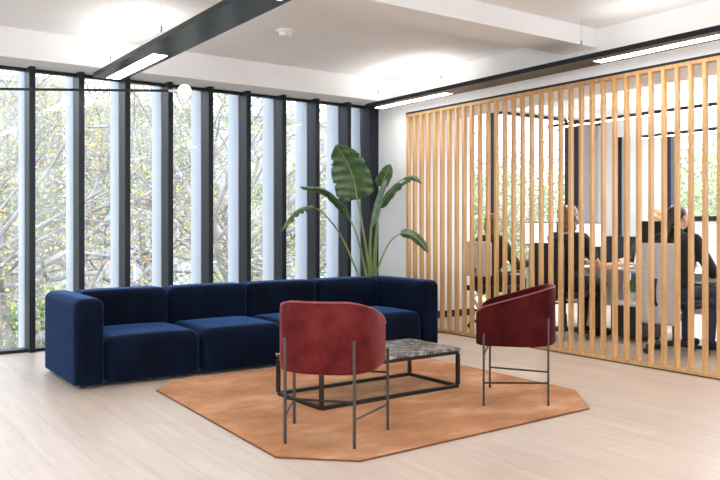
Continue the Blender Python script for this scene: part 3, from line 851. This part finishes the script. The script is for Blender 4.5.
def person(label, loc, rz, hair, top, legs, rh=(.24, .56, .79), lh=(-.20, .50, .79), re=(.27, .20, .74), le=(-.27, .16, .74),
           lean=.04, turn=0.0, sleeve='short', hair_style='curly', sc=1.0, seat=.50, female=False):
    """seated figure facing +y; origin on the floor under the hips"""
    t = thing('person', label, 'person', loc, rz)
    t.scale = (sc, sc, sc)
    hip = seat + .09
    sh = .165 if female else .185
    neck = Vector((0, lean + .0, hip + .50)); chest = Vector((0, lean * .7, hip + .36)); hd = Vector((0, lean + .035, hip + .655))
    S = [Vector((s * sh, lean, hip + .44)) for s in (1, -1)]
    EL = [Vector(re), Vector(le)]; HN = [Vector(rh), Vector(lh)]
    KN = [Vector((.11, .44, seat + .045)), Vector((-.11, .44, seat + .045))]
    AN = [Vector((.12, .40, .09)), Vector((-.12, .42, .09))]
    b = bmesh.new()
    capsule(b, (0, 0, hip), (0, lean * .4, hip + .16), .135, .12)
    capsule(b, (-.07, 0, hip), (.07, 0, hip), .12, .12)
    capsule(b, (-.06, lean * .5, hip + .2), (-.07, lean * .8, hip + .38), .105, .10)
    capsule(b, (.06, lean * .5, hip + .2), (.07, lean * .8, hip + .38), .105, .10)
    capsule(b, S[0], S[1], .058, .058)
    capsule(b, neck - Vector((0, .01, .06)), hd - Vector((0, .02, .05)), .055, .048)
    for i in range(2):
        capsule(b, S[i], EL[i], .050, .040); capsule(b, EL[i], HN[i], .038, .026)
        hand(b, HN[i], (HN[i] - EL[i]) * Vector((1, 1, .35)), (0, 0, -1))
        capsule(b, (.09 * (1, -1)[i], .02, hip - .02), KN[i], .085, .058); capsule(b, KN[i], AN[i], .055, .036)
        capsule(b, AN[i] + Vector((0, -.02, -.05)), AN[i] + Vector((0, .13, -.055)), .034, .026)
    # head with face, rotated by turn
    h = bmesh.new()
    ellipsoid(h, (0, -.008, .018), (.074, .093, .092)); ellipsoid(h, (0, .028, -.045), (.055, .062, .068))
    capsule(h, (0, .084, .012), (0, .105, -.024), .008, .013, 8)
    ellipsoid(h, (0, .082, -.062), (.024, .012, .008), 10)
    capsule(h, (-.045, .078, .028), (.045, .078, .028), .010, .010, 8)
    for s in (-1, 1):
        ellipsoid(h, (s * .077, -.004, -.008), (.009, .02, .030), 10)
        ellipsoid(h, (s * .032, .082, .010), (.012, .009, .007), 10)
    rot = Matrix.Rotation(turn, 4, 'Z')
    for v in h.verts: v.co = rot @ v.co + hd
    me = bpy.data.meshes.new('tmp'); h.to_mesh(me); h.free(); b.from_mesh(me); bpy.data.meshes.remove(me)
    remeshed('body', b, M['skin'], t, .0105, 3)
    # eyes
    for s in (-1, 1):
        e = bmesh.new(); ellipsoid(e, (s * .032, .0885, .010), (.009, .005, .0055), 10)
        for v in e.verts: v.co = rot @ v.co + hd
        obj('eye', e, M['hair_dark'], t, smooth=True)
    # hair
    hr = bmesh.new(); rnd = random.Random(hash(hair_style) % 7 + 3)
    if hair_style == 'curly':
        ellipsoid(hr, (0, -.028, .03), (.095, .100, .100)); ellipsoid(hr, (0, -.05, -.045), (.098, .07, .09))
        for k in range(70):
            a = rnd.uniform(0, 2 * PI); zz = rnd.uniform(-.13, .12)
            rr = .093 * math.sqrt(max(.15, 1 - (zz / .15) ** 2))
            x, y = rr * math.cos(a), rr * math.sin(a) - .035
            if y > .035 and zz < .05: continue
            ellipsoid(hr, (x, y, zz), (.018, .018, .018), 8)
    elif hair_style == 'long':
        ellipsoid(hr, (0, -.022, .032), (.086, .098, .092)); ellipsoid(hr, (0, -.055, -.06), (.085, .055, .12))
        for s in (-1, 1): capsule(hr, (s * .07, -.02, .0), (s * .075, -.04, -.15), .024, .018)
    elif hair_style == 'bun':
        ellipsoid(hr, (0, -.026, .03), (.083, .096, .090)); ellipsoid(hr, (0, -.075, -.04), (.06, .05, .05))
        capsule(hr, (0, -.09, -.02), (0, -.125, -.16), .042, .02)
    else:
        ellipsoid(hr, (0, -.022, .036), (.081, .095, .085))
    for v in hr.verts: v.co = rot @ (v.co * (1.1 if hair_style == 'curly' else 1.0)) + hd
    remeshed('hair', hr, hair, t, .010, 2)
    # shirt
    c = bmesh.new()
    capsule(c, (0, 0, hip - .01), (0, lean * .4, hip + .16), .150, .135)
    capsule(c, (-.07, 0, hip), (.07, 0, hip), .133, .133)
    for s in (-1, 1): capsule(c, (s * .062, lean * .5, hip + .2), (s * .072, lean * .8, hip + .38), .122, .117)
    capsule(c, S[0], S[1], .074, .074)
    for i in range(2):
        end = EL[i] if sleeve == 'long' else S[i].lerp(EL[i], .62)
        capsule(c, S[i], end, .066, .056)
        if sleeve == 'long': capsule(c, EL[i], EL[i].lerp(HN[i], .93), .056, .038)
    if sleeve == 'long': capsule(c, neck - Vector((0, 0, .05)), neck + Vector((0, .0, .015)), .07, .062)
    remeshed('shirt', c, top, t, .012, 4)
    q = bmesh.new()
    capsule(q, (-.08, 0, hip - .02), (.08, 0, hip - .02), .130, .130)
    for i in range(2):
        capsule(q, (.09 * (1, -1)[i], .02, hip - .02), KN[i], .098, .070); capsule(q, KN[i], AN[i] + Vector((0, 0, .01)), .068, .052)
    remeshed('trousers', q, legs, t, .013, 3)
    for i in range(2):
        f = bmesh.new()
        capsule(f, AN[i] + Vector((0, -.03, -.045)), AN[i] + Vector((0, .15, -.052)), .044, .036)
        for v in f.verts: v.co.z = max(v.co.z, .0)
        obj('shoe', f, M['black_fabric'], t, smooth=True)
    return t
person('person with long brown hair seated at the left monitor in a dark top', (6.49, 6.52, 0), rzX, M['hair_brown'], M['cloth_brown'], M['cloth_black'],
       hair_style='long', sleeve='long', female=True, sc=.99)
person('person with curly light brown hair and black t-shirt, arm reaching over the desk', (6.54, 5.42, 0), rzX, M['hair_light'], M['cloth_black'], M['cloth_black'],
       rh=(.32, .55, .77), re=(.25, .22, .74), hair_style='curly', sc=1.03)
person('person in a black jacket with dark tied hair, face turned to the right', (6.60, 4.19, 0), rzX, M['hair_dark'], M['cloth_black'], M['denim'],
       turn=-.35, hair_style='bun', sleeve='long', female=True, sc=1.03, lean=.06)
office_chair('dark office chair on the far side of the desks, mostly hidden', (8.62, 5.64, 0), PI / 2, .44, .5, .5, M['black_fabric'])
person('person with ginger hair sitting on the far side of the desks', (8.58, 5.64, 0), PI / 2, M['hair_ginger'], M['cloth_brown'], M['denim'],
       hair_style='short', sleeve='long', sc=1.04, lh=(-.18, .42, .76), rh=(.18, .42, .76))

# ================================================================ outside
GZ = -3.6
o = struct('ground', bx(-60, 90, 8.6, 110, GZ - .2, GZ), M['grass'])
o2 = struct('ground_side', bx(10.9, 90, -40, 8.6, GZ - .2, GZ), M['grass'])

def grow(seed, H, leaves, leafsize, fol, spread=1.0, levels=5):
    rnd = random.Random(seed)
    bb = bmesh.new(); lb = bmesh.new(); tips = []
    def br(p, d, L, r, lev):
        n_ = 4 if lev < 3 else 3
        pts = [p]; q = p.copy(); dd = d.copy()
        for k in range(n_):
            dd = (dd + Vector((rnd.uniform(-.22, .22), rnd.uniform(-.22, .22), rnd.uniform(-.08, .14)))).normalized()
            q = q + dd * L / n_; pts.append(q.copy())
        tube(bb, pts, [r * (1 - .45 * k / n_) for k in range(n_ + 1)], 6 if lev < 2 else (4 if lev < 3 else 3), cap=False)
        if lev >= levels - 2: tips.extend(pts[1:])
        if lev >= levels: return
        for k in range(rnd.choice((3, 4)) if lev else 6):
            at = pts[rnd.randint(max(1, n_ - 2) if lev else 2, n_)]
            a = rnd.uniform(0, 2 * PI); tilt = rnd.uniform(.45, 1.15) * spread
            u, w_ = frame_of(dd)
            nd = (dd * math.cos(tilt) + (u * math.cos(a) + w_ * math.sin(a)) * math.sin(tilt)).normalized()
            br(at, nd, L * rnd.uniform(.58, .78), r * .52, lev + 1)
    br(Vector((0, 0, 0)), Vector((0, 0, 1)), H * .34, H * .011, 0)
    for k in range(leaves):
        p = rnd.choice(tips) + Vector([rnd.gauss(0, .16) for _ in range(3)])
        s = leafsize * rnd.uniform(.6, 1.3)
        u = Vector([rnd.gauss(0, 1) for _ in range(3)]).normalized(); w_ = u.orthogonal().normalized()
        a, b_, c_, d_ = p, p + u * s * .5 + w_ * s * .36, p + u * s, p + u * s * .5 - w_ * s * .36
        lb.faces.new([lb.verts.new(x) for x in (a, b_, c_, d_)])
    return bb, lb
def tree(label, loc, seed, H, leaves, ls, fol, spread=1.0, rz=0, name='tree', levels=5):
    t = thing(name, label, 'tree', loc, rz, 'trees outside the windows')
    bb, lb = grow(seed, H, leaves, ls, fol, spread, levels)
    obj('trunk', bb, M['bark'], t, smooth=True)
    obj('foliage', lb, M[fol], t, fix=False)
    return t
GL = 'bare branched autumn tree with yellow leaves outside the windows'
TA = tree(GL, (3.0, 15.5, GZ), 11, 14.0, 8000, .062, 'fol_a', levels=6)
TB = tree(GL, (-.5, 17.5, GZ), 23, 15.0, 9000, .066, 'fol_b', levels=6)
TC = tree(GL, (6.3, 14.5, GZ), 37, 13.0, 8500, .062, 'fol_b', levels=6)
TD = tree('green leafed tree outside the meeting room windows', (12.6, 14.5, GZ), 41, 10.5, 9500, .11, 'fol_c')
k = 0
for src, x, y, s in ((TB, 10.5, 21, 1.0), (TC, -3.2, 24, 1.0), (TA, 4.0, 26, 1.05), (TB, 9.0, 34, 1.2), (TC, -9, 31, 1.2), (TC, 1.8, 21, 1.0), (TA, 7.5, 20.5, 1.05), (TA, -5.5, 19, .95), (TB, 13.5, 27, 1.2)):
    k += 1
    dup(src, (x, y, GZ), k * 1.7, scale=(s, s, s))
for x, y, s in ((18, 11.2, 1.0), (16.5, 17.0, 1.0), (21, 19, 1.15), (23.5, 13.5, 1.2), (22, 8.0, 1.0), (27, 18, 1.3), (17, 22.5, 1.15)):
    k += 1
    dup(TD, (x, y, GZ), k * 1.3, scale=(s, s, s))

def bush_mesh(seed, n_):
    rnd = random.Random(seed); lb = bmesh.new()
    for q in range(n_):
        d = Vector([rnd.gauss(0, 1) for _ in range(3)]).normalized() * rnd.uniform(.75, 1.05)
        p = Vector((d.x * 1.5, d.y * 1.1, abs(d.z) * 1.9)) ; s = rnd.uniform(.07, .15)
        u = Vector([rnd.gauss(0, 1) for _ in range(3)]).normalized(); w_ = u.orthogonal().normalized()
        lb.faces.new([lb.verts.new(x) for x in (p, p + u * s * .5 + w_ * s * .4, p + u * s, p + u * s * .5 - w_ * s * .4)])
    return lb
bs = thing('shrub', 'rounded green shrub on the ground outside the windows', 'shrub', (-1, 19, GZ), 0, 'shrubs below the windows')
obj('foliage', bush_mesh(3, 4200), M['fol_c'], bs, fix=False)
obj('stem', tube(tube(tube(bmesh.new(), [(0, 0, 0), (.3, .1, 1.3)], .04, 6), [(0, 0, 0), (-.4, -.2, 1.2)], .04, 6), [(0, 0, 0), (0, .4, 1.4)], .04, 6), M['bark'], bs)
for q, (x, y, s) in enumerate(((2.5, 20, 1.1), (5.5, 19, 1.15), (8.5, 21, 1.2), (11.5, 20, 1.3), (-4, 21, 1.1), (1, 25, 1.4), (6, 26, 1.5), (15, 21, 1.5), (4.2, 16.6, .9), (10, 17, 1.1),
                                (17, 11, 1.4), (19, 8.6, 1.4), (20, 6, 1.4), (16, 14, 1.4))):
    dup(bs, (x, y, GZ), q * 2.1, scale=(s, s, s))

def building(label, loc, W, D, H, nx, nz, rz=0):
    t = thing('apartment_building', label, 'building', loc, rz)
    obj('wall', bx(0, W, 0, D, 0, H), M['facade_pale'], t)
    obj('roof', bx(-.3, W + .3, -.3, D + .3, H, H + .35), M['facade_pale'], t)
    for i in range(nx):
        for j in range(nz):
            x = W / nx * (i + .5); z = H / nz * (j + .5)
            wd = obj('window', bx(x - .62, x + .62, -.06, .02, z - .75, z + .75), M['white_plastic'], t)
            obj('pane', bx(x - .5, x + .5, -.075, -.06, z - .63, z + .63), M['house_window'], wd)
    return t
building('pale apartment building beyond the bare trees, left', (-16, 44, GZ), 27, 8, 12.5, 10, 4)
building('pale apartment building beyond the trees, right', (15, 50, GZ), 24, 8, 12.5, 8, 4)
